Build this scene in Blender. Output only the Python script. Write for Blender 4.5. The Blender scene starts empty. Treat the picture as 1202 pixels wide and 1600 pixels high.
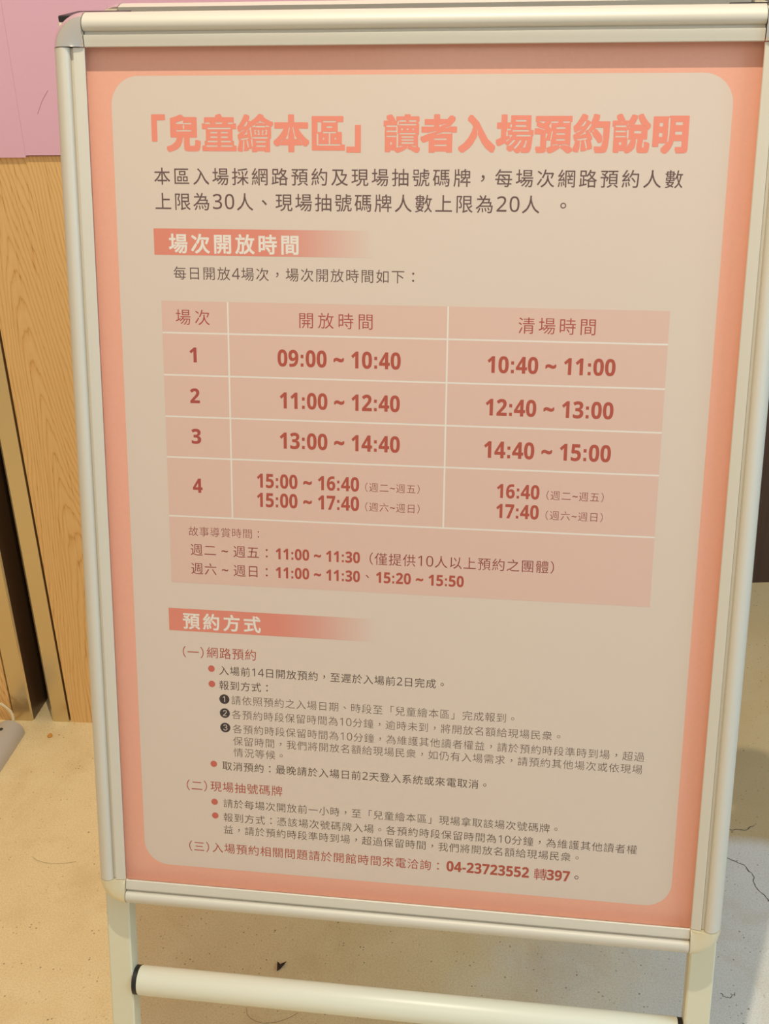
# -*- coding: utf-8 -*-
import bpy, bmesh, math, random
import numpy as np
from mathutils import Vector, Matrix
from mathutils.geometry import delaunay_2d_cdt

random.seed(4)
S = bpy.context.scene
C = S.collection

# ------------------------------------------------------------------ camera, world, lights, exposure
cam_d = bpy.data.cameras.new('camera')
cam = bpy.data.objects.new('camera', cam_d)
C.objects.link(cam)
RC = np.array([[0.99043837, 0.0433053, -0.13098276],
               [0.13613087, -0.46071901, 0.87704412],
               [-0.02236559, -0.88648894, -0.46220897]])      # columns: right, down, forward in world axes
CAM = Vector((0, 0, 1.28))
m3 = Matrix([[RC[r][0], -RC[r][1], -RC[r][2]] for r in range(3)])
cam.matrix_world = Matrix.Translation(CAM) @ m3.to_4x4()
cam_d.sensor_fit = 'VERTICAL'
cam_d.sensor_height = 24.0
cam_d.lens = 1833.3 / 1600 * 24.0
cam_d.clip_start = 0.02
S.camera = cam

S.view_settings.view_transform = 'Standard'
S.view_settings.look = 'None'
S.view_settings.exposure = 0.0
S.view_settings.gamma = 1.0
S.view_settings.use_curve_mapping = False

world = bpy.data.worlds.new('room_light')
S.world = world
world.use_nodes = True
wn, wl = world.node_tree.nodes, world.node_tree.links
bgn = wn['Background']
tc = wn.new('ShaderNodeTexCoord')
sx = wn.new('ShaderNodeSeparateXYZ')
mr = wn.new('ShaderNodeMapRange')
mr.inputs[1].default_value = -0.7
mr.inputs[2].default_value = 0.9
mx = wn.new('ShaderNodeMix')
mx.data_type = 'RGBA'
mx.inputs[6].default_value = (1.0, 0.86, 0.66, 1)             # warm lamps to the left
mx.inputs[7].default_value = (0.78, 0.90, 1.0, 1)            # daylight to the right
wl.new(tc.outputs['Generated'], sx.inputs[0])
wl.new(sx.outputs[0], mr.inputs[0])
wl.new(mr.outputs[0], mx.inputs[0])
wl.new(mx.outputs[2], bgn.inputs[0])
bgn.inputs[1].default_value = 0.54


def area_light(name, loc, aim, power, col, size, size_y=None):
    d = bpy.data.lights.new(name, 'AREA')
    d.energy, d.color, d.size = power, col, size
    if size_y:
        d.shape, d.size_y = 'RECTANGLE', size_y
    else:
        d.shape = 'DISK'
    o = bpy.data.objects.new(name, d)
    C.objects.link(o)
    o.location = loc
    o.rotation_euler = (Vector(aim) - Vector(loc)).to_track_quat('-Z', 'Y').to_euler()
    return o


area_light('ceiling_spot', (-0.12, 0.47, 2.9), (-0.1, 1.1, 0.5), 31, (1.0, 0.89, 0.69), 0.03)
area_light('front_fill', (-0.3, -1.9, 2.7), (-0.1, 0.9, 0.4), 9, (1.0, 0.90, 0.72), 1.0)  # added warm fill behind the viewer, brightens the lower notice
area_light('overhead_fill', (-0.3, 2.2, 3.2), (-0.3, 1.6, 0.0), 13, (1.0, 0.90, 0.72), 2.4)  # added soft fill from above, lifts the floor and top faces
area_light('window_daylight', (1.7, 0.3, 1.7), (0.3, 1.2, 0.1), 17, (0.50, 0.78, 1.0), 0.9, 1.4)


# ------------------------------------------------------------------ materials
def lin(c):
    return tuple((v / 255 / 12.92 if v <= 10 else ((v / 255 + 0.055) / 1.055) ** 2.4) for v in c) + (1.0,)


def mat(name, col, rough=0.5, metal=0.0, coat=0.0, spec=0.5):
    m = bpy.data.materials.new(name)
    m.use_nodes = True
    b = m.node_tree.nodes['Principled BSDF']
    b.inputs['Base Color'].default_value = lin(col)
    b.inputs['Roughness'].default_value = rough
    b.inputs['Metallic'].default_value = metal
    b.inputs['Coat Weight'].default_value = coat
    b.inputs['Coat Roughness'].default_value = 0.12
    b.inputs['Specular IOR Level'].default_value = spec
    return m


def nodes(m):
    return m.node_tree.nodes, m.node_tree.links, m.node_tree.nodes['Principled BSDF']


def ramp(n, pts):
    r = n.new('ShaderNodeValToRGB')
    while len(r.color_ramp.elements) < len(pts):
        r.color_ramp.elements.new(0.5)
    for e, (p, c) in zip(r.color_ramp.elements, pts):
        e.position = p
        e.color = c
    return r


def noise(n, l, vec, scale, detail=4, rough=0.55, dist=0.0):
    t = n.new('ShaderNodeTexNoise')
    t.inputs['Scale'].default_value = scale
    t.inputs['Detail'].default_value = detail
    t.inputs['Roughness'].default_value = rough
    t.inputs['Distortion'].default_value = dist
    if vec is not None:
        l.new(vec, t.inputs['Vector'])
    return t


def mixc(n, l, fac, a, b, mode='MIX'):
    x = n.new('ShaderNodeMix')
    x.data_type = 'RGBA'
    x.blend_type = mode
    for sock, v in ((0, fac), (6, a), (7, b)):
        if isinstance(v, (int, float)):
            x.inputs[sock].default_value = v
        elif isinstance(v, tuple):
            x.inputs[sock].default_value = v
        else:
            l.new(v, x.inputs[sock])
    return x.outputs[2]


def math_n(n, l, op, a, b=None, c=None):
    x = n.new('ShaderNodeMath')
    x.operation = op
    for i, v in enumerate((a, b, c)):
        if v is None:
            continue
        if isinstance(v, (int, float)):
            x.inputs[i].default_value = v
        else:
            l.new(v, x.inputs[i])
    return x.outputs[0]


def speck(m, scale, amount, dark):
    """fine grain so that flat surfaces are not perfectly uniform"""
    n, l, b = nodes(m)
    base = tuple(b.inputs['Base Color'].default_value)
    t = n.new('ShaderNodeTexCoord')
    ns = noise(n, l, t.outputs['Object'], scale, 3)
    r = ramp(n, [(0.35, (0, 0, 0, 1)), (0.7, (1, 1, 1, 1))])
    l.new(ns.outputs[0], r.inputs[0])
    f = math_n(n, l, 'MULTIPLY', r.outputs[0], amount)
    l.new(mixc(n, l, f, base, lin(dark)), b.inputs['Base Color'])


M = {}
M['rail'] = mat('satin_aluminium_rail', (212, 204, 188), 0.5, 0.12)
M['leg'] = mat('satin_aluminium_leg', (222, 216, 188), 0.45, 0.05)
M['tube'] = mat('cream_tube', (228, 226, 206), 0.35)
M['corner'] = mat('chromed_corner', (236, 230, 222), 0.10, 0.85)
M['corner_satin'] = mat('satin_corner', (226, 214, 182), 0.35, 0.35)
M['black'] = mat('black_plastic', (28, 24, 24), 0.45)
M['backing'] = mat('grey_backing_sheet', (150, 142, 130), 0.6)
M['poster'] = mat('salmon_poster_paper', (232, 167, 142), 0.5, coat=0.25)
speck(M['poster'], 260, 0.22, (221, 156, 130))
M['panel'] = mat('cream_printed_panel', (214, 195, 179), 0.5, coat=0.25)
M['cell'] = mat('pale_pink_table_print', (216, 180, 164), 0.5, coat=0.25)
M['title'] = mat('coral_title_ink', (230, 136, 114), 0.5, coat=0.25)
M['bullet'] = mat('coral_bullet_ink', (196, 98, 82), 0.5, coat=0.25)
M['white_ink'] = mat('white_heading_ink', (226, 216, 204), 0.5, coat=0.25)
M['brown_ink'] = mat('brown_paragraph_ink', (100, 74, 70), 0.5, coat=0.25)
M['maroon_ink'] = mat('maroon_table_ink', (166, 70, 60), 0.5, coat=0.25)
M['time_ink'] = mat('brick_red_time_ink', (172, 76, 58), 0.5, coat=0.25)
M['deep_ink'] = mat('deep_red_ink', (138, 56, 46), 0.5, coat=0.25)
M['red_ink'] = mat('red_heading_ink', (172, 66, 50), 0.5, coat=0.25)
M['dark_ink'] = mat('dark_body_ink', (84, 62, 54), 0.5, coat=0.25)
M['grey_ink'] = mat('grey_body_ink', (112, 90, 80), 0.5, coat=0.25)
M['black_ink'] = mat('charcoal_number_ink', (58, 48, 46), 0.5, coat=0.25)

# coral bar that fades out into the cream panel to the right (the print's own fade)
M['bar'] = mat('coral_fading_bar_print', (226, 112, 92), 0.5, coat=0.25)
n, l, b = nodes(M['bar'])
at = n.new('ShaderNodeAttribute')
at.attribute_name = 'fade'
rp = ramp(n, [(0.0, lin((217, 130, 109))), (0.52, lin((217, 132, 112))), (0.70, lin((214, 152, 136))), (1.0, lin((214, 195, 179)))])
l.new(at.outputs['Fac'], rp.inputs[0])
l.new(rp.outputs[0], b.inputs['Base Color'])

# pink painted board
M['pink'] = mat('pink_painted_wall', (228, 176, 194), 0.55)
speck(M['pink'], 3, 0.5, (224, 170, 182))
M['dark_wall'] = mat('dark_brown_panel', (70, 48, 34), 0.6)
n, l, b = nodes(M['dark_wall'])
t = n.new('ShaderNodeTexCoord')
mp = n.new('ShaderNodeMapping')
mp.inputs['Scale'].default_value = (60, 60, 2)
l.new(t.outputs['Object'], mp.inputs[0])
ns = noise(n, l, mp.outputs[0], 1.0, 4)
rp = ramp(n, [(0.3, lin((58, 40, 30))), (0.75, lin((84, 58, 42)))])
l.new(ns.outputs[0], rp.inputs[0])
l.new(rp.outputs[0], b.inputs['Base Color'])


def wood(name, x0, z0, seed, stops=((0.0, (234, 192, 126)), (0.5, (222, 172, 104)), (1.0, (178, 118, 58)))):
    """oak veneer with cathedral grain: long arches one above another, straight lines to the sides, open pores"""
    m = mat(name, (220, 160, 86), 0.45)
    n, l, b = nodes(m)
    t = n.new('ShaderNodeTexCoord')
    sp = n.new('ShaderNodeSeparateXYZ')
    l.new(t.outputs['Object'], sp.inputs[0])
    mp = n.new('ShaderNodeMapping')
    mp.inputs['Scale'].default_value = (14, 14, 2.2)
    mp.inputs['Location'].default_value = (seed, seed * 2.3, seed * .7)
    l.new(t.outputs['Object'], mp.inputs[0])
    big = noise(n, l, mp.outputs[0], 1.0, 2)
    wob = math_n(n, l, 'MULTIPLY_ADD', big.outputs[0], 0.050, -0.025)
    mp2 = n.new('ShaderNodeMapping')
    mp2.inputs['Scale'].default_value = (70, 70, 9)
    l.new(t.outputs['Object'], mp2.inputs[0])
    fine = noise(n, l, mp2.outputs[0], 1.0, 3)
    wob2 = math_n(n, l, 'MULTIPLY_ADD', fine.outputs[0], 0.010, -0.005)
    # centre line of the arches drifts sideways with height
    drift = math_n(n, l, 'MULTIPLY', math_n(n, l, 'SUBTRACT', sp.outputs[2], z0), -0.06)
    dx = math_n(n, l, 'ADD', math_n(n, l, 'SUBTRACT', math_n(n, l, 'SUBTRACT', sp.outputs[0], x0), drift), wob)
    r2 = math_n(n, l, 'ADD', math_n(n, l, 'MULTIPLY', dx, dx), 0.000045)
    r = math_n(n, l, 'SQRT', r2)
    f = math_n(n, l, 'ADD', math_n(n, l, 'MULTIPLY_ADD', sp.outputs[2], 0.125, r), wob2)
    ph = math_n(n, l, 'FRACT', math_n(n, l, 'MULTIPLY', f, 165))
    rp = ramp(n, [(0.0, (1, 1, 1, 1)), (0.10, (0.25, 0.25, 0.25, 1)), (0.55, (0.05, 0.05, 0.05, 1)), (0.86, (0.45, 0.45, 0.45, 1)), (1.0, (1, 1, 1, 1))])
    l.new(ph, rp.inputs[0])
    mp3 = n.new('ShaderNodeMapping')
    mp3.inputs['Scale'].default_value = (520, 520, 9)
    l.new(t.outputs['Object'], mp3.inputs[0])
    pore = noise(n, l, mp3.outputs[0], 1.0, 2)
    pr = ramp(n, [(0.55, (0, 0, 0, 1)), (0.75, (1, 1, 1, 1))])
    l.new(pore.outputs[0], pr.inputs[0])
    tot = math_n(n, l, 'MINIMUM', math_n(n, l, 'ADD', math_n(n, l, 'MULTIPLY', rp.outputs[0], 0.70), math_n(n, l, 'MULTIPLY', pr.outputs[0], 0.55)), 1.0)
    cr = ramp(n, [(p, lin(c)) for p, c in stops])
    l.new(tot, cr.inputs[0])
    mp4 = n.new('ShaderNodeMapping')
    mp4.inputs['Scale'].default_value = (9, 9, 1.4)
    l.new(t.outputs['Object'], mp4.inputs[0])
    ton = noise(n, l, mp4.outputs[0], 1.0, 2)
    l.new(mixc(n, l, math_n(n, l, 'MULTIPLY', ton.outputs[0], 0.35), cr.outputs[0], lin((216, 164, 98))), b.inputs['Base Color'])
    bp = n.new('ShaderNodeBump')
    bp.inputs['Strength'].default_value = 0.12
    bp.inputs['Distance'].default_value = 0.0006
    bp.invert = True
    l.new(tot, bp.inputs['Height'])
    l.new(bp.outputs[0], b.inputs['Normal'])
    return m


M['wood'] = wood('oak_veneer', -0.765, 0.75, 3.0)
M['wood_left'] = wood('oak_veneer_left', -1.02, 0.4, 8.0)
M['post'] = mat('brushed_brass_steel', (216, 196, 152), 0.24, 0.8)
M['groove'] = mat('dark_bronze_steel', (104, 78, 54), 0.3, 0.2)
M['gap'] = mat('dark_joint', (44, 28, 18), 0.8)

# concrete floor
M['floor'] = mat('polished_concrete', (220, 188, 134), 0.42, spec=0.35)
n, l, b = nodes(M['floor'])
t = n.new('ShaderNodeTexCoord')
v = t.outputs['Object']
sp = n.new('ShaderNodeSeparateXYZ')
l.new(v, sp.inputs[0])
cl = noise(n, l, v, 3.4, 5, 0.6)
cl2 = noise(n, l, v, 16, 4, 0.6)
grain = noise(n, l, v, 420, 2, 0.7)
# yellower to the left, greyer to the right, browner at the back right
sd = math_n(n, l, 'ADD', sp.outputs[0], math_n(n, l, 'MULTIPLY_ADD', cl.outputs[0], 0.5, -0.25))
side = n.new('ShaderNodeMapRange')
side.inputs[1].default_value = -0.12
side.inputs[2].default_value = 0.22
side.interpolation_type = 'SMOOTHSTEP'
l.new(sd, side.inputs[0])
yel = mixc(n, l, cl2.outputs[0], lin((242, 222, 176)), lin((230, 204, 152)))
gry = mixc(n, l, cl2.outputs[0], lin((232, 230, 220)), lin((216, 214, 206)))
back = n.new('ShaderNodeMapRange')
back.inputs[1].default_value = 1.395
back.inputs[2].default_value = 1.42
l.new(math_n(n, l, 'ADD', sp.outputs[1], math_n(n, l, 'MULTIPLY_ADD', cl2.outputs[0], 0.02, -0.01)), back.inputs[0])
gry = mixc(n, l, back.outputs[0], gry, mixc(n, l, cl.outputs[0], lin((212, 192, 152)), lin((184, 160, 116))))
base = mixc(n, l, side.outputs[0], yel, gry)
st = ramp(n, [(0.52, (0, 0, 0, 1)), (0.74, (1, 1, 1, 1))])
l.new(noise(n, l, v, 7, 5, 0.65, 0.6).outputs[0], st.inputs[0])
base = mixc(n, l, math_n(n, l, 'MULTIPLY', st.outputs[0], 0.35), base, lin((196, 160, 104)))
gr = ramp(n, [(0.38, (1, 1, 1, 1)), (0.56, (0, 0, 0, 1))])
l.new(grain.outputs[0], gr.inputs[0])
base = mixc(n, l, math_n(n, l, 'MULTIPLY', gr.outputs[0], 0.22), base, lin((168, 132, 84)))
# scattered pits
vo = n.new('ShaderNodeTexVoronoi')
vo.inputs['Scale'].default_value = 210
l.new(v, vo.inputs['Vector'])
cs = n.new('ShaderNodeSeparateColor')
l.new(vo.outputs['Color'], cs.inputs[0])
rad = math_n(n, l, 'MULTIPLY_ADD', math_n(n, l, 'POWER', cs.outputs[0], 5), 0.26, 0.02)
pit = ramp(n, [(0.0, (1, 1, 1, 1)), (0.05, (0, 0, 0, 1))])
l.new(math_n(n, l, 'SUBTRACT', vo.outputs['Distance'], rad), pit.inputs[0])
gate = ramp(n, [(0.44, (0, 0, 0, 1)), (0.58, (1, 1, 1, 1))])
l.new(noise(n, l, v, 30, 4).outputs[0], gate.inputs[0])
pf = math_n(n, l, 'MULTIPLY', math_n(n, l, 'MULTIPLY', pit.outputs[0], gate.outputs[0]), 0.7)
base = mixc(n, l, pf, base, lin((104, 74, 46)))
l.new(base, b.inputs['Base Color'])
bp = n.new('ShaderNodeBump')
bp.inputs['Strength'].default_value = 0.25
bp.inputs['Distance'].default_value = 0.0008
l.new(grain.outputs[0], bp.inputs['Height'])
l.new(bp.outputs[0], b.inputs['Normal'])

M['crack'] = mat('crack_dirt', (92, 84, 70), 0.9)
M['tap'] = mat('grey_plastic', (190, 180, 166), 0.5)
M['hole'] = mat('socket_hole', (60, 50, 44), 0.7)
M['cord'] = mat('braided_cord', (226, 206, 160), 0.45)
n, l, b = nodes(M['cord'])
t = n.new('ShaderNodeTexCoord')
w = n.new('ShaderNodeTexWave')
w.inputs['Scale'].default_value = 160
w.bands_direction = 'DIAGONAL'
l.new(t.outputs['Object'], w.inputs['Vector'])
rp = ramp(n, [(0.2, lin((190, 158, 104))), (0.7, lin((240, 226, 190)))])
l.new(w.outputs[0], rp.inputs[0])
l.new(rp.outputs[0], b.inputs['Base Color'])
M['hair'] = mat('brown_hair', (96, 66, 42), 0.6)
M['flake'] = mat('dark_brown_flake', (66, 40, 26), 0.8)
M['crumb'] = mat('orange_crumb', (206, 140, 50), 0.7)
M['scratch'] = mat('wall_scratch', (190, 128, 138), 0.7)


# ------------------------------------------------------------------ helpers
def obj(name, verts, faces, m, parent=None, smooth=False, recalc=True):
    me = bpy.data.meshes.new(name)
    me.from_pydata([tuple(v) for v in verts], [], faces)
    if recalc:
        bm = bmesh.new()
        bm.from_mesh(me)
        bmesh.ops.recalc_face_normals(bm, faces=bm.faces)
        bm.to_mesh(me)
        bm.free()
    if smooth:
        for p in me.polygons:
            p.use_smooth = True
        try:
            me.set_sharp_from_angle(angle=math.radians(35))
        except Exception:
            pass
    me.materials.append(m)
    o = bpy.data.objects.new(name, me)
    C.objects.link(o)
    if parent:
        o.parent = parent
    return o


def tag(o, label=None, cat=None, group=None, kind=None):
    for k, v in (('label', label), ('category', cat), ('group', group), ('kind', kind)):
        if v:
            o[k] = v
    return o


def box(x0, x1, y0, y1, z0, z1, bev=0.0, seg=2):
    bm = bmesh.new()
    bmesh.ops.create_cube(bm, size=1)
    for v in bm.verts:
        v.co = Vector(((x0 + x1) / 2 + v.co.x * (x1 - x0), (y0 + y1) / 2 + v.co.y * (y1 - y0), (z0 + z1) / 2 + v.co.z * (z1 - z0)))
    if bev:
        bmesh.ops.bevel(bm, geom=list(bm.edges), offset=bev, segments=seg, profile=0.5, affect='EDGES')
    bm.verts.index_update()
    vs = [v.co.copy() for v in bm.verts]
    fs = [[v.index for v in f.verts] for f in bm.faces]
    bm.free()
    return vs, fs


def tube(pts, r, sides=16, cap=True):
    pts = [Vector(p) for p in pts]
    vs, fs = [], []
    up = Vector((0.123, 0.31, 0.94)).normalized()
    for i, p in enumerate(pts):
        t = (pts[min(i + 1, len(pts) - 1)] - pts[max(i - 1, 0)]).normalized()
        a = up.cross(t)
        if a.length < 1e-3:
            a = Vector((1, 0, 0)).cross(t)
        a.normalize()
        bb = t.cross(a)
        rr = r[i] if isinstance(r, (list, tuple)) else r
        for k in range(sides):
            th = 2 * math.pi * k / sides
            vs.append(p + a * (rr * math.cos(th)) + bb * (rr * math.sin(th)))
    for i in range(len(pts) - 1):
        for k in range(sides):
            k2 = (k + 1) % sides
            fs.append([i * sides + k, i * sides + k2, (i + 1) * sides + k2, (i + 1) * sides + k])
    if cap:
        fs.append(list(range(sides))[::-1])
        fs.append([(len(pts) - 1) * sides + k for k in range(sides)])
    return vs, fs


def smooth_path(pts, k=8):
    pts = [Vector(p) for p in pts]
    q = [pts[0]] + pts + [pts[-1]]
    out = []
    for i in range(1, len(q) - 2):
        a, b_, c, d = q[i - 1], q[i], q[i + 1], q[i + 2]
        for s in range(k):
            t = s / k
            out.append(0.5 * ((2 * b_) + (c - a) * t + (2 * a - 5 * b_ + 4 * c - d) * t * t + (3 * b_ - a - 3 * c + d) * t ** 3))
    out.append(pts[-1])
    return out


# ------------------------------------------------------------------ setting
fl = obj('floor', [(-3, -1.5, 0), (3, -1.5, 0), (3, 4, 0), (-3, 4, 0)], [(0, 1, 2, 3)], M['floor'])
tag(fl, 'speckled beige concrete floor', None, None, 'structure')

# wall at the back left: oak below, pink board above; it runs along WD through WA
WA = Vector((-0.91, 1.572, 0))
WD = Vector((0.99825, 0.0592, 0))
WN = Vector((0.0592, -0.99825, 0))                            # towards the room


def wall_pt(s, out, z):
    return WA + WD * s + WN * out + Vector((0, 0, z))


def wall_prism(poly, z0, z1):
    """poly: (along, out) corners; extruded upwards"""
    k = len(poly)
    vs = [wall_pt(a, o_, z0) for a, o_ in poly] + [wall_pt(a, o_, z1) for a, o_ in poly]
    fs = [[i, (i + 1) % k, k + (i + 1) % k, k + i] for i in range(k)]
    fs += [list(range(k))[::-1], [k + i for i in range(k)]]
    return vs, fs


WTOP = 0.977
vs, fs = wall_prism([(-1.6, -0.085), (1.02, -0.085), (1.02, -0.25), (-1.6, -0.25)], 0, 2.6)
wall = tag(obj('wall_back', vs, fs, M['gap']), 'back wall, oak veneer below and pink above', None, None, 'structure')
vs, fs = wall_prism([(0.1035, 0), (1.02, 0), (1.02, -0.084), (0.1035, -0.084)], 0.0, WTOP)
wp = obj('wood_panel', vs, fs, M['wood'], wall)
vs, fs = wall_prism([(-1.6, 0), (-0.0025, 0), (-0.0025, -0.084), (-1.6, -0.084)], 0.0, WTOP)
obj('wood_panel', vs, fs, M['wood_left'], wall)
# pink board stands 6 mm proud of the oak; the left piece hangs a little lower
vs, fs = wall_prism([(0.187, 0.006), (1.02, 0.006), (1.02, -0.084), (0.187, -0.084)], WTOP + 0.0022, 2.6)
pk = obj('pink_panel', vs, fs, M['pink'], wall)
vs, fs = wall_prism([(-1.6, 0.006), (0.1868, 0.006), (0.1868, -0.084), (-1.6, -0.084)], WTOP - 0.0005, 2.6)
obj('pink_panel', vs, fs, M['pink'], wall)
vs, fs = tube(smooth_path([wall_pt(0.213, 0.0062, 1.034), wall_pt(0.2215, 0.0062, 1.05), wall_pt(0.232, 0.0062, 1.064)], 4), 0.0003, 6)
obj('scratch', vs, fs, M['scratch'], wall)

# two brass-coloured steel edge posts with a dark V-shaped groove between them
def post(name, poly, label):
    k = len(poly)
    vs, fs = wall_prism(poly, 0, WTOP)
    o = obj(name, vs, fs, M['post'])
    o.data.materials.append(M['groove'])
    tag(o, label, None, None, 'structure')
    return o


p1 = post('trim_1', [(0.0005, 0.0), (0.0315, 0.0), (0.034, -0.003), (0.0375, -0.066), (0.0005, -0.080)], 'steel edge post left of the dark groove')
p2 = post('trim_2', [(0.068, -0.003), (0.0715, 0.0), (0.0995, 0.0), (0.0995, -0.080), (0.0375, -0.068)], 'steel edge post right of the dark groove')
for o in (p1, p2):
    for p in o.data.polygons:
        ctr = p.center
        s_ = (ctr - WA).dot(WD)
        out = (ctr - WA).dot(WN)
        if 0.033 < s_ < 0.0685 and out < -0.01 and abs(p.normal.z) < 0.5:
            p.material_index = 1

# dark brown wall farther back on the right
d0, d1 = Vector((0.13, 2.133, 0)), Vector((2.2, 2.47, 0))
dn = Vector((0.16, -0.987, 0)) * -0.12
vs = [d0, d1, d1 + dn, d0 + dn]
vs = [Vector(p) for p in vs] + [Vector(p) + Vector((0, 0, 2.6)) for p in vs]
fs = [[0, 1, 5, 4], [1, 2, 6, 5], [2, 3, 7, 6], [3, 0, 4, 7], [0, 3, 2, 1], [4, 5, 6, 7]]
tag(obj('wall_right', vs, fs, M['dark_wall']), 'dark brown wall behind the sign stand on the right', None, None, 'structure')


# cracks in the floor at the right
def ribbon(pts, ws, z):
    vs, fs = [], []
    for i, p in enumerate(pts):
        a = Vector(pts[max(i - 1, 0)])
        b_ = Vector(pts[min(i + 1, len(pts) - 1)])
        t = (b_ - a).normalized()
        nn = Vector((-t.y, t.x))
        for s_ in (-1, 1):
            q = Vector(p) + nn * ws[i] * s_
            vs.append((q.x, q.y, z))
    for i in range(len(pts) - 1):
        fs.append([2 * i, 2 * i + 1, 2 * i + 3, 2 * i + 2])
    return vs, fs


def crack(anchor, w0, seed):
    rnd = random.Random(seed)
    pts, ws = [], []
    for i in range(len(anchor) - 1):
        a, b_ = Vector(anchor[i]), Vector(anchor[i + 1])
        t = b_ - a
        nn = Vector((-t.y, t.x)).normalized()
        for k in range(5):
            pts.append(a + t * (k / 5) + nn * rnd.uniform(-1, 1) * 0.0016 * (1 if k else 0))
            ws.append(w0 * rnd.uniform(0.5, 1.2))
    pts.append(Vector(anchor[-1]))
    ws.append(w0 * 0.5)
    vs, fs = ribbon(pts, ws, 0.0003)
    return obj('crack', vs, fs, M['crack'], fl)


crack([(0.296, 1.370), (0.322, 1.358), (0.333, 1.337), (0.3335, 1.316), (0.349, 1.289), (0.372, 1.262), (0.40, 1.25)], 0.0008, 1)
crack([(0.31, 1.431), (0.335, 1.432), (0.35, 1.445)], 0.0008, 2)
crack([(0.368, 1.252), (0.388, 1.2555)], 0.0008, 3)
crack([(0.262, 1.118), (0.268, 1.112), (0.276, 1.114), (0.281, 1.122)], 0.0005, 5)


# ------------------------------------------------------------------ the sign stand
# board frame: x along the rail, v down the board, z out of the board towards the reader; P0 is the panel's top left corner
P0 = Vector((-0.38761493, 1.04038069, 1.14942856))
ED = Vector((0, -0.231747903, -0.972775878))
NN = Vector((0, 0.972775878, -0.231747903))
PW, PH = 0.53, 0.76605
YH = 1.094                                                    # plane about which the rear board mirrors
ROOT = Vector((-0.122, YH, 0))


def bf(x, v, z, back=False):
    p = P0 + Vector((x, 0, 0)) + ED * v - NN * z
    if back:
        p.y = 2 * YH - p.y
    return p - ROOT


stand = bpy.data.objects.new('sign_stand', None)
stand.empty_display_size = 0.2
C.objects.link(stand)
stand.location = ROOT
tag(stand, 'aluminium A-frame sign stand holding a salmon and cream notice on the concrete floor', 'sign')

OX0, OX1, OV0, OV1 = -0.0180, 0.5495, -0.0222, 0.7808         # opening inside the rails
RWID = 0.0297
# rail cross-section: (distance outwards from the opening, height)
PROF = [(0.0065, -0.0012), (0.0060, 0.0086), (0.0003, 0.0094), (0.0, 0.0108), (0.0006, 0.0116), (0.0045, 0.0124), (0.0078, 0.0132), (0.0094, 0.0133), (0.0098, 0.0124),
        (0.0100, 0.0102), (0.0126, 0.0102), (0.0129, 0.0134), (0.0142, 0.0152), (0.0160, 0.0164), (0.0185, 0.0168), (0.0210, 0.0162),
        (0.0235, 0.0146), (0.0258, 0.0122), (0.0277, 0.0090), (0.0290, 0.0052), (0.0297, 0.0010), (0.0297, -0.0075), (0.0065, -0.0075)]


def rail(name, a, b_, outw, back):
    """a, b_: (x, v) ends on the opening edge; outw: outward direction"""
    vs = []
    for e in (a, b_):
        for s_, z in PROF:
            vs.append(bf(e[0] + outw[0] * s_, e[1] + outw[1] * s_, z, back))
    k = len(PROF)
    fs = [[i, (i + 1) % k, k + (i + 1) % k, k + i] for i in range(k)]
    fs += [list(range(k)), [k + i for i in range(k)][::-1]]
    return obj(name, vs, fs, M['rail'], stand, True)


# the corner pieces are plain domes without the rail's groove
CPROF = [(0.0065, -0.0012), (0.0060, 0.0086), (0.0003, 0.0094), (0.0, 0.0125)] + [(0.002 * i, 0.0134 + 0.0034 * math.sin(i / 8 * math.pi / 2)) for i in range(1, 9)] + PROF[14:]


def corner(cx, cv, a0, back):
    vs, fs = [], []
    seg = 14
    k = len(CPROF)
    for j in range(seg + 1):
        th = a0 + math.pi / 2 * j / seg
        for s_, z in CPROF:
            ss = max(s_ * 1.01, 0.0002)
            zz = z + (0.0004 if z > 0.002 else 0)
            vs.append(bf(cx + math.cos(th) * ss, cv + math.sin(th) * ss, zz, back))
    for j in range(seg):
        for i in range(k):
            fs.append([j * k + i, j * k + (i + 1) % k, (j + 1) * k + (i + 1) % k, (j + 1) * k + i])
    fs += [list(range(k)), [seg * k + i for i in range(k)][::-1]]
    o = obj('corner_joint', vs, fs, M['corner'] if cv < 0.3 else M['corner_satin'], stand, True)
    return o


G = 0.0005
VFOOT = (ROOT.z + P0.z) / 0.972775878                         # v at which a leg meets the floor (z = 0 plane of the board)


def leg(x0, x1, back):
    z0, z1 = -0.0080, -0.0290
    bm = bmesh.new()
    ring = []
    bevel = 0.0016
    prof = [(x0 + bevel, z0), (x1 - bevel, z0), (x1, z0 - bevel), (x1, z1 + bevel), (x1 - bevel, z1), (x0 + bevel, z1), (x0, z1 + bevel), (x0, z0 - bevel)]
    for end in (0, 1):
        for x, z in prof:
            if end == 0:
                p = bf(x, OV0 - RWID + 0.0068, z, back)
            else:                                             # cut level with the floor
                p = bf(x, 1.0, z, back)
                q = bf(x, 0.0, z, back)
                tt = (0.004 - q.z) / (p.z - q.z)
                p = q + (p - q) * tt
            ring.append(p)
    k = len(prof)
    fs = [[i, (i + 1) % k, k + (i + 1) % k, k + i] for i in range(k)] + [list(range(k)), [k + i for i in range(k)][::-1]]
    o = obj('leg', ring, fs, M['leg'], stand)
    # rubber foot under it
    q = (ring[k] + ring[k + 4]) / 2
    c0 = sum((ring[k + i] for i in range(k)), Vector()) / k
    vs, fs = box(c0.x - 0.0135, c0.x + 0.0135, c0.y - 0.0125, c0.y + 0.0125, 0.0, 0.012, 0.002)
    f_ = obj('rubber_foot', vs, fs, M['black'], o)
    tag(f_, 'black rubber foot')
    return o


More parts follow.
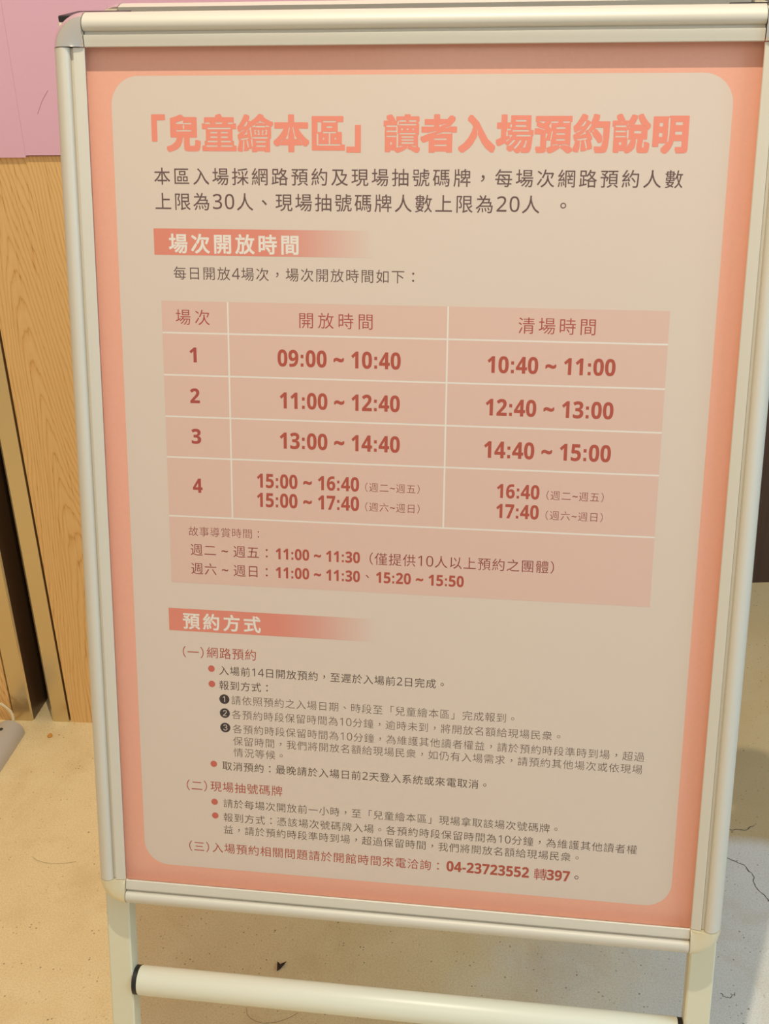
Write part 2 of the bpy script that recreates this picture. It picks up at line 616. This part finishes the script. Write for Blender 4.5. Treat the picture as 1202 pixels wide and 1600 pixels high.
LX = [(-0.0489, -0.0237), (0.5539, 0.5787)]
for back in (False, True):
    rail('top_rail', (OX0 + G, OV0), (OX1 - G, OV0), (0, -1), back)
    rail('bottom_rail', (OX0 + G, OV1), (OX1 - G, OV1), (0, 1), back)
    rail('side_rail', (OX0, OV0 + G), (OX0, OV1 - G), (-1, 0), back)
    rail('side_rail', (OX1, OV0 + G), (OX1, OV1 - G), (1, 0), back)
    corner(OX0, OV0, math.pi, back)
    corner(OX1, OV0, -math.pi / 2, back)
    corner(OX1, OV1, 0, back)
    corner(OX0, OV1, math.pi / 2, back)
    vs = [bf(x, v, z, back) for z in (-0.0035, -0.0070) for x, v in ((OX0 - .012, OV0 - .012), (OX1 + .012, OV0 - .012), (OX1 + .012, OV1 + .012), (OX0 - .012, OV1 + .012))]
    obj('backing_sheet', vs, [[0, 1, 2, 3], [4, 5, 6, 7], [0, 1, 5, 4], [1, 2, 6, 5], [2, 3, 7, 6], [3, 0, 4, 7]], M['backing'], stand)
    for x0, x1 in LX:
        leg(x0, x1, back)
    # cross tube between the legs
    xa, xb = LX[0][1], LX[1][0]
    vc, zc = 0.9205, -0.0185
    vs, fs = tube([bf(xa + 0.0045, vc, zc, back), bf(xa + 0.0050, vc, zc, back), bf(xa + 0.0062, vc, zc, back), bf(xb - 0.0062, vc, zc, back), bf(xb - 0.0050, vc, zc, back), bf(xb - 0.0045, vc, zc, back)],
                  [0.0140, 0.0150, 0.0156, 0.0156, 0.0150, 0.0140], 40)
    bar = obj('crossbar', vs, fs, M['tube'], stand, True)
    for x0, x1 in ((xa, xa + 0.0045), (xb - 0.0045, xb)):
        vs, fs = tube([bf(x0, vc, zc, back), bf(x1, vc, zc, back)], 0.0153, 40)
        tag(obj('end_ring', vs, fs, M['black'], bar, True), 'black plastic ring')

# hinges that join the two boards at the top, one per side, and the black caps on the leg tops
for x0, x1 in LX:
    a = bf(x0, OV0 - RWID + 0.002, -0.0080)
    hx = (x0 - 0.0004, x0 + 0.051) if x0 < 0.2 else (x1 - 0.051, x1 + 0.0004)
    vs, fs = box(hx[0] + P0.x - ROOT.x, hx[1] + P0.x - ROOT.x, a.y + 0.002, 0.016, a.z - 0.0048, a.z + 0.0008, 0.0012)
    tag(obj('hinge_cap', vs, fs, M['black'], stand), 'black plastic hinge cap')

# poster held under the rails
PZ = 0.0
poster_poly = [(OX0 - 0.006, OV0 - 0.006), (OX1 + 0.006, OV0 - 0.006), (OX1 + 0.006, OV1 + 0.006), (OX0 - 0.006, OV1 + 0.006)]
vs = [bf(x, v, PZ) for x, v in poster_poly] + [bf(x, v, PZ - 0.0008) for x, v in poster_poly]
poster = obj('poster', vs, [[0, 1, 2, 3], [4, 5, 6, 7], [0, 1, 5, 4], [1, 2, 6, 5], [2, 3, 7, 6], [3, 0, 4, 7]], M['poster'], stand)
tag(poster, 'salmon bordered printed notice')


def flat(name, polys, m, z, parent=None):
    vs, fs = [], []
    for poly in polys:
        k = len(vs)
        vs += [bf(x, v, z) for x, v in poly]
        fs.append(list(range(k, k + len(poly))))
    o = obj(name, vs, fs, m, parent or poster, recalc=False)
    face_out(o)
    return o


OUTN = -NN


def face_out(o):
    me = o.data
    flip = [p.index for p in me.polygons if p.normal.dot(OUTN) < 0]
    if flip:
        bm = bmesh.new()
        bm.from_mesh(me)
        bm.faces.ensure_lookup_table()
        bmesh.ops.reverse_faces(bm, faces=[bm.faces[i] for i in flip])
        bm.to_mesh(me)
        bm.free()


def rounded(x0, x1, v0, v1, r, k=14):
    out = []
    for cx, cv, a0 in ((x1 - r, v0 + r, -90), (x1 - r, v1 - r, 0), (x0 + r, v1 - r, 90), (x0 + r, v0 + r, 180)):
        for i in range(k + 1):
            a = math.radians(a0 + 90 * i / k)
            out.append((cx + r * math.cos(a), cv + r * math.sin(a)))
    return out


ZP, ZR, ZC, ZT = 0.00004, 0.00007, 0.00010, 0.00015
tag(flat('cream_panel', [rounded(0, PW, 0, PH, 0.025)], M['panel'], ZP), 'cream rounded panel')

tag(flat('table_rules', [[(0.0733 * PW, 0.2515 * PH), (0.9268 * PW, 0.2515 * PH), (0.9268 * PW, 0.6009 * PH), (0.0733 * PW, 0.6009 * PH)]], M['white_ink'], ZR), 'white ruled lines of the table')
# schedule table: cells printed pink, lines left cream
rowv = [0.2515, 0.2888, 0.3393, 0.3898, 0.4401, 0.5146, 0.6009]
g = 0.0017 * 0.9
cu = [0.0733, 0.1900, 0.5665, 0.9268]
cells = []
for r in range(5):
    for c in range(3):
        x0, x1 = cu[c] * PW + (g / 2 if c else 0), cu[c + 1] * PW - (g / 2 if c < 2 else 0)
        v0, v1 = rowv[r] * PH + (g / 2 if r else 0), rowv[r + 1] * PH - g / 2
        cells.append([(x0, v0), (x1, v0), (x1, v1), (x0, v1)])
cells.append([(cu[0] * PW, rowv[5] * PH + g / 2), (cu[3] * PW, rowv[5] * PH + g / 2), (cu[3] * PW, rowv[6] * PH), (cu[0] * PW, rowv[6] * PH)])
tag(flat('schedule_table', cells, M['cell'], ZC), 'pale pink schedule table')

# ------------------------------------------------------------------ lettering
# homography of the photographed panel: where a pixel of the photograph lies on the panel, so each line gets its true place on the print
def homog(src, dst):
    A = []
    for (x, y), (u, v) in zip(src, dst):
        A.append([x, y, 1, 0, 0, 0, -u * x, -u * y, -u])
        A.append([0, 0, 0, x, y, 1, -v * x, -v * y, -v])
    return np.linalg.svd(np.array(A, float))[2][-1].reshape(3, 3)


HI = homog([(172.2913, 118.7550), (1149.6890, 113.2892), (1047.0484, 1417.5619), (227.6903, 1347.4901)], [(0, 0), (PW, 0), (PW, PH), (0, PH)])


def un(x, y):
    q = HI @ np.array([x, y, 1.0])
    return q[0] / q[2], q[1] / q[2]


_raw, _gly = {}, {}


def raw_segments(ch):
    """outline segments of a glyph of the built-in font, em = 1"""
    if ch in _raw:
        return _raw[ch]
    cu_ = bpy.data.curves.new('tmp', 'FONT')
    cu_.body = ch
    cu_.size = 1
    cu_.resolution_u = 4
    cu_.fill_mode = 'NONE'                                    # bare outlines
    o = bpy.data.objects.new('tmp', cu_)
    C.objects.link(o)
    bpy.context.view_layer.update()
    me = o.evaluated_get(bpy.context.evaluated_depsgraph_get()).to_mesh()
    bm = bmesh.new()
    bm.from_mesh(me)
    bmesh.ops.remove_doubles(bm, verts=bm.verts, dist=1e-5)
    segs = [((e.verts[0].co.x, e.verts[0].co.y), (e.verts[1].co.x, e.verts[1].co.y)) for e in bm.edges]
    bm.free()
    bpy.data.objects.remove(o)
    bpy.data.curves.remove(cu_)
    _raw[ch] = np.array(segs).reshape(-1, 2, 2)
    return _raw[ch]


def glyph(ch, wt, keep=0.0):
    """(verts, tris, xmin, xmax) of a glyph whose strokes are thickened (wt > 0) or thinned (wt < 0) by an exact distance field;
    keep > 0 leaves at least that half gap open between strokes"""
    key = (ch, wt, keep)
    if key in _gly:
        return _gly[key]
    sg = raw_segments(ch)
    lo, hi = sg.reshape(-1, 2).min(0) - 0.03 - max(wt, 0), sg.reshape(-1, 2).max(0) + 0.03 + max(wt, 0)
    st = 1 / 180 if keep else 1 / 120
    q6 = 6 if keep else 2                                     # heavy lettering keeps square corners
    xs, ys = np.arange(lo[0], hi[0] + st, st), np.arange(lo[1], hi[1] + st, st)
    X, Y = np.meshgrid(xs, ys)
    pts = np.stack([X.ravel(), Y.ravel()], 1)
    d2 = np.full(len(pts), 9.0)
    par = np.zeros(len(pts), bool)
    for (a, b_) in sg:
        ab = b_ - a
        L2 = max(ab @ ab, 1e-12)
        pa = pts - a
        t = np.clip(pa @ ab / L2, 0, 1)
        dd = pa - t[:, None] * ab
        d2 = np.minimum(d2, (np.abs(dd) ** q6).sum(1))
        if abs(ab[1]) > 1e-9:
            c1 = (a[1] > pts[:, 1]) != (b_[1] > pts[:, 1])
            par ^= c1 & (pts[:, 0] < ab[0] * (pts[:, 1] - a[1]) / ab[1] + a[0])
    d = d2 ** (1 / q6)
    d = np.where(par, -d, d).reshape(X.shape)
    if keep > 0:
        rad = int(round(wt * 1.1 / st))
        Mx = d.copy()
        pad = np.pad(d, rad, mode='edge')
        for i in range(-rad, rad + 1):
            for j in range(-rad, rad + 1):
                if i * i + j * j <= rad * rad:
                    Mx = np.maximum(Mx, pad[rad + i:rad + i + d.shape[0], rad + j:rad + j + d.shape[1]])
        Fd = d - np.clip(Mx - keep, 0.0, wt)
    else:
        Fd = d - wt
    Fd[0, :] = Fd[-1, :] = 1
    Fd[:, 0] = Fd[:, -1] = 1
    Fd = np.where(np.abs(Fd) < 1e-7, 1e-7, Fd)
    # marching squares, contours chained into loops
    ny, nx = Fd.shape
    nxt = {}

    def ep(i, j, hor):
        return (i, j, hor)
    s = (Fd < 0).astype(int)
    code = s[:-1, :-1] + 2 * s[:-1, 1:] + 4 * s[1:, 1:] + 8 * s[1:, :-1]
    for i, j in zip(*np.nonzero((code > 0) & (code < 15))):
        c = code[i, j]
        B_, R_, T_, L_ = (i, j, 0), (i, j + 1, 1), (i + 1, j, 0), (i, j, 1)
        tab = {1: [(L_, B_)], 2: [(B_, R_)], 3: [(L_, R_)], 4: [(R_, T_)], 6: [(B_, T_)], 7: [(L_, T_)], 8: [(T_, L_)], 9: [(T_, B_)],
               11: [(T_, R_)], 12: [(R_, L_)], 13: [(R_, B_)], 14: [(B_, L_)], 5: [(L_, B_), (R_, T_)], 10: [(B_, R_), (T_, L_)]}[c]
        for a, b_ in tab:
            nxt[a] = b_

    def pos(e):
        i, j, k = e
        if k == 0:
            f0, f1 = Fd[i, j], Fd[i, j + 1]
            return (xs[j] + st * f0 / (f0 - f1), ys[i])
        f0, f1 = Fd[i, j], Fd[i + 1, j]
        return (xs[j], ys[i] + st * f0 / (f0 - f1))
    loops = []
    while nxt:
        e0 = next(iter(nxt))
        lp, e = [], e0
        while e in nxt:
            lp.append(pos(e))
            e = nxt.pop(e)
        # drop nearly collinear points
        q = np.array(lp)
        chg = True
        while chg and len(q) > 8:
            a, b_ = np.roll(q, 1, 0), np.roll(q, -1, 0)
            ab = b_ - a
            ar = np.abs(ab[:, 0] * (q - a)[:, 1] - ab[:, 1] * (q - a)[:, 0]) / (np.linalg.norm(ab, axis=1) + 1e-9)
            rm = ar < 0.0009
            rm[1::2] = False
            if len(q) % 2:
                rm[-1] = False
            chg = rm.sum() > 0
            q = q[~rm]
        if len(q) >= 3:
            loops.append([Vector((x, y, 0)) for x, y in q])
    vin, ein = [], []
    for lp in loops:
        k0, kk = len(vin), len(lp)
        vin += [Vector((v.x, v.y)) for v in lp]
        ein += [(k0 + i, k0 + (i + 1) % kk) for i in range(kk)]
    vo_, _, fo_, _, _, _ = delaunay_2d_cdt(vin, ein, [], 0, 1e-7)
    P = np.array([(v.x, v.y) for v in vo_])
    tr = np.array([list(f_) for f_ in fo_])
    ce = P[tr].mean(1)
    ins = np.zeros(len(ce), bool)
    for a, b_ in ein:                                         # keep the triangles that lie inside the outline
        p_, q_ = vin[a], vin[b_]
        if abs(q_.y - p_.y) > 1e-12:
            c1 = (p_.y > ce[:, 1]) != (q_.y > ce[:, 1])
            ins ^= c1 & (ce[:, 0] < (q_.x - p_.x) * (ce[:, 1] - p_.y) / (q_.y - p_.y) + p_.x)
    tris = [tuple(int(i) for i in f_) for f_ in tr[ins]]
    _gly[key] = (P, tris, P[:, 0].min(), P[:, 0].max())
    return _gly[key]


BOLD = {str(i): chr(0x1D7EC + i) for i in range(10)}
REG = {str(i): chr(0x1D7E2 + i) for i in range(10)}
SQ = lambda x0, y0, x1, y1: [(x0, y0), (x1, y0), (x1, y1), (x0, y1)]


def get(ch, st):
    """verts, tris, ink left, ink right, advance"""
    if ch == ' ':
        return None, None, 0.1, 0.2, 0.278
    if ch == '\u3000':
        return None, None, 0.4, 0.6, 1.0
    wt, keep, bold = st
    if ch == ':' and bold:
        P = np.array(SQ(.09, 0, .235, .145) + SQ(.09, .375, .235, .52))
        return P, [(0, 1, 2), (0, 2, 3), (4, 5, 6), (4, 6, 7)], .09, .235, .325
    if ch == '-' and bold:
        P = np.array(SQ(.04, .20, .30, .33))
        return P, [(0, 1, 2), (0, 2, 3)], .04, .30, .333
    if ch.isdigit() and ord(ch) < 128:
        if bold:
            P, t, a, b_ = glyph(BOLD[ch], 0.009)
        else:
            P, t, a, b_ = glyph(REG[ch], min(wt, 0.01))
            P = P * 1.10
            a, b_ = a * 1.1, b_ * 1.1
        adv = 0.572 if bold else 0.62
        return P, t, a, b_, adv
    if ch == '~':
        P, t, a, b_ = glyph('\u223c', 0.034 if bold else 0.008)
        P = P - np.array([a, 0]) + np.array([0.05, 0.0])
        if bold:
            P[:, 1] = P[:, 1] - P[:, 1].mean() + 0.33
        return P, t, .05, b_ - a + .05, b_ - a + 0.10
    P, t, a, b_ = glyph(ch, wt, keep)
    if ch in '，。、：':                                       # centred in their square
        P = P + np.array([0.5 - (a + b_) / 2, 0.36 - (P[:, 1].min() + P[:, 1].max()) / 2])
        w = b_ - a
        a, b_ = 0.5 - w / 2, 0.5 + w / 2
    return P, t, a, b_, 1.0


def text(name, s, left, right, hpx, m, st=(0.0, 0.0, False), label=None, z=ZT):
    """one printed line: left / right are photo pixels of the first and last ink edge at mid height, hpx the ink height there"""
    (x0, va), (x1, vb) = un(*left), un(*right)
    mid = ((left[0] + right[0]) / 2, (left[1] + right[1]) / 2)
    dv = un(mid[0], mid[1] + hpx / 2)[1] - un(mid[0], mid[1] - hpx / 2)[1]
    ascii_only = all(ord(c) < 128 for c in s)
    em = dv / (0.725 if ascii_only else 0.915)
    yc = 0.357 if ascii_only else 0.385
    vm = (va + vb) / 2
    if abs(va - vb) > 0.0022:
        print('TILT', s, round((va - vb) * 1000, 2), 'mm')
    gl = [get(c, st) for c in s]
    adv = [q[4] for q in gl]
    cum = np.concatenate([[0], np.cumsum(adv)])
    la, rb = gl[0][2], gl[-1][3]
    if not ascii_only and len(s) > 1:                         # neighbours never touch
        em = min(em, (x1 - x0) / (1.04 * cum[-2] + rb - la))
    if ascii_only:
        k = (x1 - x0) / (em * (cum[-2] + rb - la))
        gx = k
    else:
        gx = 1.0
        k = ((x1 - x0) / em - rb + la) / max(cum[-2], 1e-6) if len(s) > 1 else 1
    vs, fs = [], []
    for c, q, cx in zip(s, gl, cum):
        if q[0] is None:
            continue
        if ascii_only:
            px = x0 + em * k * (cx + q[0][:, 0] - la)
        else:
            px = x0 + em * (k * cx + q[0][:, 0] - la)
        pv = vm - em * (q[0][:, 1] - yc)
        o_ = len(vs)
        vs += [bf(a, b_, z) for a, b_ in zip(px, pv)]
        fs += [[o_ + i for i in t] for t in q[1]]
    o = obj(name, vs, fs, m, poster, recalc=False)
    face_out(o)
    if label:
        o['label'] = label
    return o


W_TITLE = (0.047, 0.021, False)
W_HEAD = (0.022, 0.012, False)
W_MED = (0.002, 0.0, False)
W_REG = (-0.003, 0.0, False)
W_THIN = (-0.009, 0.0, False)
W_BOLD = (0.0, 0.0, True)
T = 'text_line'

text('title_lettering', '「兒童繪本區」讀者入場預約說明', (237.1, 207.4), (1076.3, 209.3), 56.5, M['title'], W_TITLE, 'large coral title lettering')
text(T, '本區入場採網路預約及現場抽號碼牌，每場次網路預約人數', (241, 274.8), (1067.5, 280.1), 27.2, M['brown_ink'], W_MED)
text(T, '上限為30人、現場抽號碼牌人數上限為20人', (242.9, 314.6), (843.6, 319.2), 27.2, M['brown_ink'], W_MED)
text('full_stop', '。', (876, 320.4), (887, 320.7), 27.2, M['brown_ink'], W_MED)


def bar(tl, bl_, xr):
    (x0, v0), (xb, v1) = un(*tl), un(*bl_)
    x0 = (x0 + xb) / 2
    x1 = un(xr, (tl[1] + bl_[1]) / 2)[0]
    k = 24
    vs = [bf(x0 + (x1 - x0) * i / k, vv, ZC) for i in range(k + 1) for vv in (v0, v1)]
    fs = [[2 * i, 2 * i + 1, 2 * i + 3, 2 * i + 2] for i in range(k)]
    o = obj('heading_bar', vs, fs, M['bar'], poster, recalc=False)
    at_ = o.data.attributes.new('fade', 'FLOAT', 'POINT')
    for i in range(len(vs)):
        at_.data[i].value = (i // 2) / k
    face_out(o)
    return o


bar((240.2, 356.7), (241.3, 398.0), 585)
text('heading_lettering', '場次開放時間', (263.9, 380.4), (466.7, 382.2), 29.5, M['white_ink'], W_HEAD, 'white lettering')
text(T, '每日開放4場次，場次開放時間如下：', (271.6, 426.3), (647.5, 432.6), 20.6, M['brown_ink'], W_REG)

text(T, '場次', (274.7, 494.7), (327.7, 496.3), 24, M['maroon_ink'], W_REG)
text(T, '開放時間', (467.9, 500.3), (582.4, 502.8), 24.6, M['maroon_ink'], W_REG)
text(T, '清場時間', (810.3, 508.6), (931.1, 510.6), 25.8, M['maroon_ink'], W_REG)
for s, cx, cy, h_ in (('1', 301.9, 554.5, 23), ('2', 304.8, 618.5, 22.6), ('3', 306.9, 681.8, 22.8), ('4', 309.1, 758.8, 22)):
    text(T, s, (cx - (5.5 if s == '1' else 7.5), cy), (cx + (5.5 if s == '1' else 7.5), cy), h_, M['maroon_ink'], W_BOLD)
for s, a, b_, h_ in (
        ('09:00 ~ 10:40', (433.9, 559.8), (626.4, 563.8), 26), ('11:00 ~ 12:40', (437.5, 626), (625, 630.7), 25.2), ('13:00 ~ 14:40', (437.5, 689), (625, 694), 25),
        ('15:00 ~ 16:40', (401.7, 751.6), (561.3, 756.3), 21.8), ('15:00 ~ 17:40', (401.7, 781.8), (561.3, 786.3), 21.8),
        ('10:40 ~ 11:00', (762, 570), (962.2, 573.9), 26), ('12:40 ~ 13:00', (759.1, 636.7), (958.9, 641.4), 26), ('14:40 ~ 15:00', (756.5, 702.8), (954.9, 708.4), 26),
        ('16:40', (776.7, 767.3), (843.3, 769.2), 21.8), ('17:40', (775.6, 798.5), (842.2, 800.4), 21.8)):
    text(T, s, a, b_, h_, M['time_ink'], W_BOLD)
for s, a, b_ in (('（週二~週五）', (571, 761.3), (655.8, 764.3)), ('（週六~週日）', (571, 792), (655.8, 794.6)), ('（週二~週五）', (854.3, 774), (943.6, 777)), ('（週六~週日）', (852.8, 805.2), (942.1, 808.2))):
    text(T, s, a, b_, 16.5, M['deep_ink'], W_THIN)
text(T, '故事導賞時間：', (295.1, 830), (405, 834.2), 17, M['deep_ink'], W_THIN)
text(T, '週二 ~ 週五：', (298, 858.7), (418.5, 863.4), 20.5, M['deep_ink'], W_REG)
text(T, '11:00 ~ 11:30', (431.1, 866.1), (562.7, 870.3), 17, M['time_ink'], W_BOLD)
text(T, '（僅提供10人以上預約之團體）', (577.8, 873), (866, 886), 21.5, M['deep_ink'], W_REG)
text(T, '週六 ~ 週日：', (299, 888.3), (418.5, 893), 20.5, M['deep_ink'], W_REG)
text(T, '11:00 ~ 11:30', (431.1, 895.6), (562.7, 899.6), 17, M['time_ink'], W_BOLD)
text('comma', '、', (571.5, 900), (578.5, 900.3), 17, M['deep_ink'], W_REG)
text(T, '15:20 ~ 15:50', (587.8, 902.4), (725, 908.4), 17, M['time_ink'], W_BOLD)

bar((263.6, 949.5), (264.7, 984.3), 592)
text('heading_lettering', '預約方式', (285.8, 969.8), (407.6, 975.8), 24.5, M['white_ink'], W_HEAD, 'white lettering')
text(T, '（一）', (285.8, 1018.0), (318.2, 1019.6), 18.8, M['red_ink'], W_REG)
text(T, '網路預約', (323.3, 1020.0), (400, 1023.0), 18.8, M['red_ink'], W_REG)
for cx, cy in ((330.5, 1044.7), (331.2, 1068.6), (334.2, 1193.4), (335.5, 1252.7), (336.5, 1274.1)):
    x, v = un(cx, cy)
    flat('bullet_dot', [[(x + 0.0034 * math.cos(i * math.pi / 16), v + 0.0034 * math.sin(i * math.pi / 16)) for i in range(32)]], M['bullet'], ZC)
for s, cx, cy in (('➊', 349.9, 1091.8), ('➋', 350.6, 1113.6), ('➌', 351.3, 1136.1)):
    text('bullet_number', s, (cx - 6.9, cy - 0.3), (cx + 6.9, cy + 0.3), 16.4, M['black_ink'], W_MED)
text(T, '入場前14日開放預約，至遲於入場前2日完成。', (342.8, 1048.5), (693.8, 1067.7), 17, M['dark_ink'], W_REG)
text(T, '報到方式：', (342.8, 1071), (418.6, 1074), 17, M['dark_ink'], W_REG)
text(T, '請依照預約之入場日期、時段至「兒童繪本區」完成報到。', (361.9, 1094.6), (804, 1121.8), 16.2, M['grey_ink'], W_THIN)
text(T, '各預約時段保留時間為10分鐘，逾時未到，將開放名額給現場民衆。', (362.5, 1116.6), (875.6, 1150), 16.2, M['grey_ink'], W_THIN)
text(T, '各預約時段保留時間為10分鐘，為維護其他讀者權益，請於預約時段準時到場，超過', (363.9, 1138.5), (1007.3, 1182.8), 16.2, M['grey_ink'], W_THIN)
text(T, '保留時間，我們將開放名額給現場民衆，如仍有入場需求，請預約其他場次或依現場', (364.6, 1158), (1003.9, 1202), 16.2, M['grey_ink'], W_THIN)
text(T, '情況等候。', (365.3, 1175.8), (442, 1180), 16.2, M['grey_ink'], W_THIN)
text(T, '取消預約：最晚請於入場日前2天登入系統或來電取消。', (347.9, 1196.7), (760.3, 1225.6), 17, M['dark_ink'], W_REG)
text(T, '（二）', (292.1, 1226.2), (323.5, 1228), 18.8, M['red_ink'], W_REG)
text(T, '現場抽號碼牌', (329.1, 1228.2), (441.3, 1236), 19.2, M['red_ink'], W_REG)
text(T, '請於每場次開放前一小時，至「兒童繪本區」現場拿取該場次號碼牌。', (349.5, 1255.3), (871.5, 1294.6), 16.6, M['dark_ink'], W_THIN)
text(T, '報到方式：憑該場次號碼牌入場。各預約時段保留時間為10分鐘，為維護其他讀者權', (349.5, 1276.7), (995.7, 1327.7), 16.6, M['dark_ink'], W_THIN)
text(T, '益，請於預約時段準時到場，超過保留時間，我們將開放名額給現場民衆。', (350.1, 1296), (904.5, 1339.6), 16.6, M['dark_ink'], W_THIN)
text(T, '（三）', (296, 1321.3), (326.8, 1323), 18.8, M['red_ink'], W_REG)
text(T, '入場預約相關問題請於開館時間來電洽詢：', (332.3, 1324.4), (686, 1352.0), 18.8, M['red_ink'], W_REG)
text(T, '04-23723552', (698, 1352.9), (826.9, 1363.6), 15.8, M['time_ink'], W_BOLD)
text(T, '轉', (834.6, 1365.0), (852.7, 1366.5), 18, M['red_ink'], W_REG)
text(T, '397', (854.9, 1366.6), (890.7, 1369.4), 15.8, M['time_ink'], W_BOLD)
text('full_stop', '。', (898, 1370.2), (905, 1370.8), 17, M['dark_ink'], W_REG)

# ------------------------------------------------------------------ grey cable socket on the floor, by the wall
TAP = Vector((-0.901, 1.483, 0))
tap = bpy.data.objects.new('cable_socket', None)
C.objects.link(tap)
tap.location = TAP
tag(tap, 'grey plastic cable socket with braided cord lying on the floor by the steel posts', 'socket')


def dome(w, hgt, y, sh=1.0):
    k = 16
    out = []
    for i in range(k + 1):
        a = math.pi * i / k
        out.append((-w / 2 * math.cos(a) * sh, y, 0.0005 + hgt * sh * max(math.sin(a), 0) ** 0.8))
    return out


rings = [(-0.0615, 0.72), (-0.0595, 0.88), (-0.055, 0.97), (-0.05, 1.0), (0.05, 1.0), (0.056, 0.985), (0.0575, 0.93)]
vs, fs = [], []
for y, sh in rings:
    vs += dome(0.050, 0.026, y, sh)
k = 17
for j in range(len(rings) - 1):
    for i in range(k - 1):
        fs.append([j * k + i, j * k + i + 1, (j + 1) * k + i + 1, (j + 1) * k + i])
    fs.append([j * k, (j + 1) * k, (j + 1) * k + k - 1, j * k + k - 1])
fs += [list(range(k)), [(len(rings) - 1) * k + i for i in range(k)]]
obj('housing', vs, fs, M['tap'], tap, True)
for x, y in ((-0.004, 0.030), (0.014, -0.040)):
    a = math.acos(max(-1, min(1, -x / 0.025)))
    z = 0.0005 + 0.026 * math.sin(a) ** 0.8
    vs, fs = tube([(x, y, z - 0.004), (x, y, z + 0.0006)], 0.0038, 20)
    tag(obj('screw_hole', vs, fs, M['hole'], tap), 'dark round screw hole')
vs, fs = tube(smooth_path([(0.001, 0.054, 0.013), (0.002, 0.064, 0.017), (-0.001, 0.071, 0.027), (-0.009, 0.074, 0.037), (-0.022, 0.075, 0.046), (-0.045, 0.072, 0.052), (-0.085, 0.06, 0.05), (-0.14, 0.03, 0.03), (-0.2, -0.02, 0.004)], 8), 0.0028, 14)
tag(obj('cord', vs, fs, M['cord'], tap, True), 'cream braided cord')

# ------------------------------------------------------------------ small litter on the floor
def litter(name, vs, fs, m, loc, label, cat):
    loc = Vector(loc)
    o = obj(name, [Vector(v) - loc for v in vs], fs, m)
    o.location = loc
    return tag(o, label, cat)


fp = [(-0.330, 1.103), (-0.3265, 1.0995), (-0.3225, 1.094), (-0.318, 1.0985), (-0.3125, 1.1035), (-0.3155, 1.0955), (-0.321, 1.087), (-0.3255, 1.080), (-0.3268, 1.0885)]
fp = [(-0.3215 + (x + 0.3215) * 0.72, 1.093 + (y - 1.093) * 0.72) for x, y in fp]
vs = [(x, y, 0.0004 + 0.0015 * (i % 3)) for i, (x, y) in enumerate(fp)] + [(x, y, 0.0014 + 0.0015 * (i % 3)) for i, (x, y) in enumerate(fp)]
k = len(fp)
fs = [list(range(k)), [k + i for i in range(k)][::-1]] + [[i, (i + 1) % k, k + (i + 1) % k, k + i] for i in range(k)]
litter('leaf_scrap', vs, fs, M['flake'], (-0.322, 1.094, 0), 'tiny dark brown forked scrap on the floor under the bottom rail', 'scrap')
hp = smooth_path([(-0.352, 1.022, 0.0008), (-0.345, 1.008, 0.002), (-0.328, 1.000, 0.003), (-0.308, 1.003, 0.003), (-0.293, 1.012, 0.002), (-0.283, 1.022, 0.0008)], 8)
vs, fs = tube(hp, 0.0002, 6)
litter('hair_strand', vs, fs, M['hair'], (-0.318, 1.0, 0), 'curled dark hair on the floor below the white crossbar', 'hair')
bm = bmesh.new()
bmesh.ops.create_icosphere(bm, subdivisions=2, radius=1)
rnd = random.Random(3)
for v_ in bm.verts:
    v_.co = Vector((v_.co.x * 0.0042, v_.co.y * 0.0055, v_.co.z * 0.002)) * rnd.uniform(0.65, 1.15) + Vector((-0.829, 1.535, 0.0021))
vs = [v_.co.copy() for v_ in bm.verts]
fs = [[q.index for q in f_.verts] for f_ in bm.faces]
bm.free()
litter('orange_crumb', vs, fs, M['crumb'], (-0.829, 1.535, 0), 'tiny orange crumb on the floor before the steel posts', 'crumb')
hp = smooth_path([(-0.742, 1.252, 0.0008), (-0.73, 1.244, 0.002), (-0.71, 1.240, 0.003), (-0.69, 1.243, 0.002), (-0.672, 1.250, 0.0008)], 8)
vs, fs = tube(hp, 0.00018, 6)
litter('hair_strand', vs, fs, M['hair'], (-0.708, 1.243, 0), 'fine curved hair on the sandy floor left of the sign stand', 'hair')
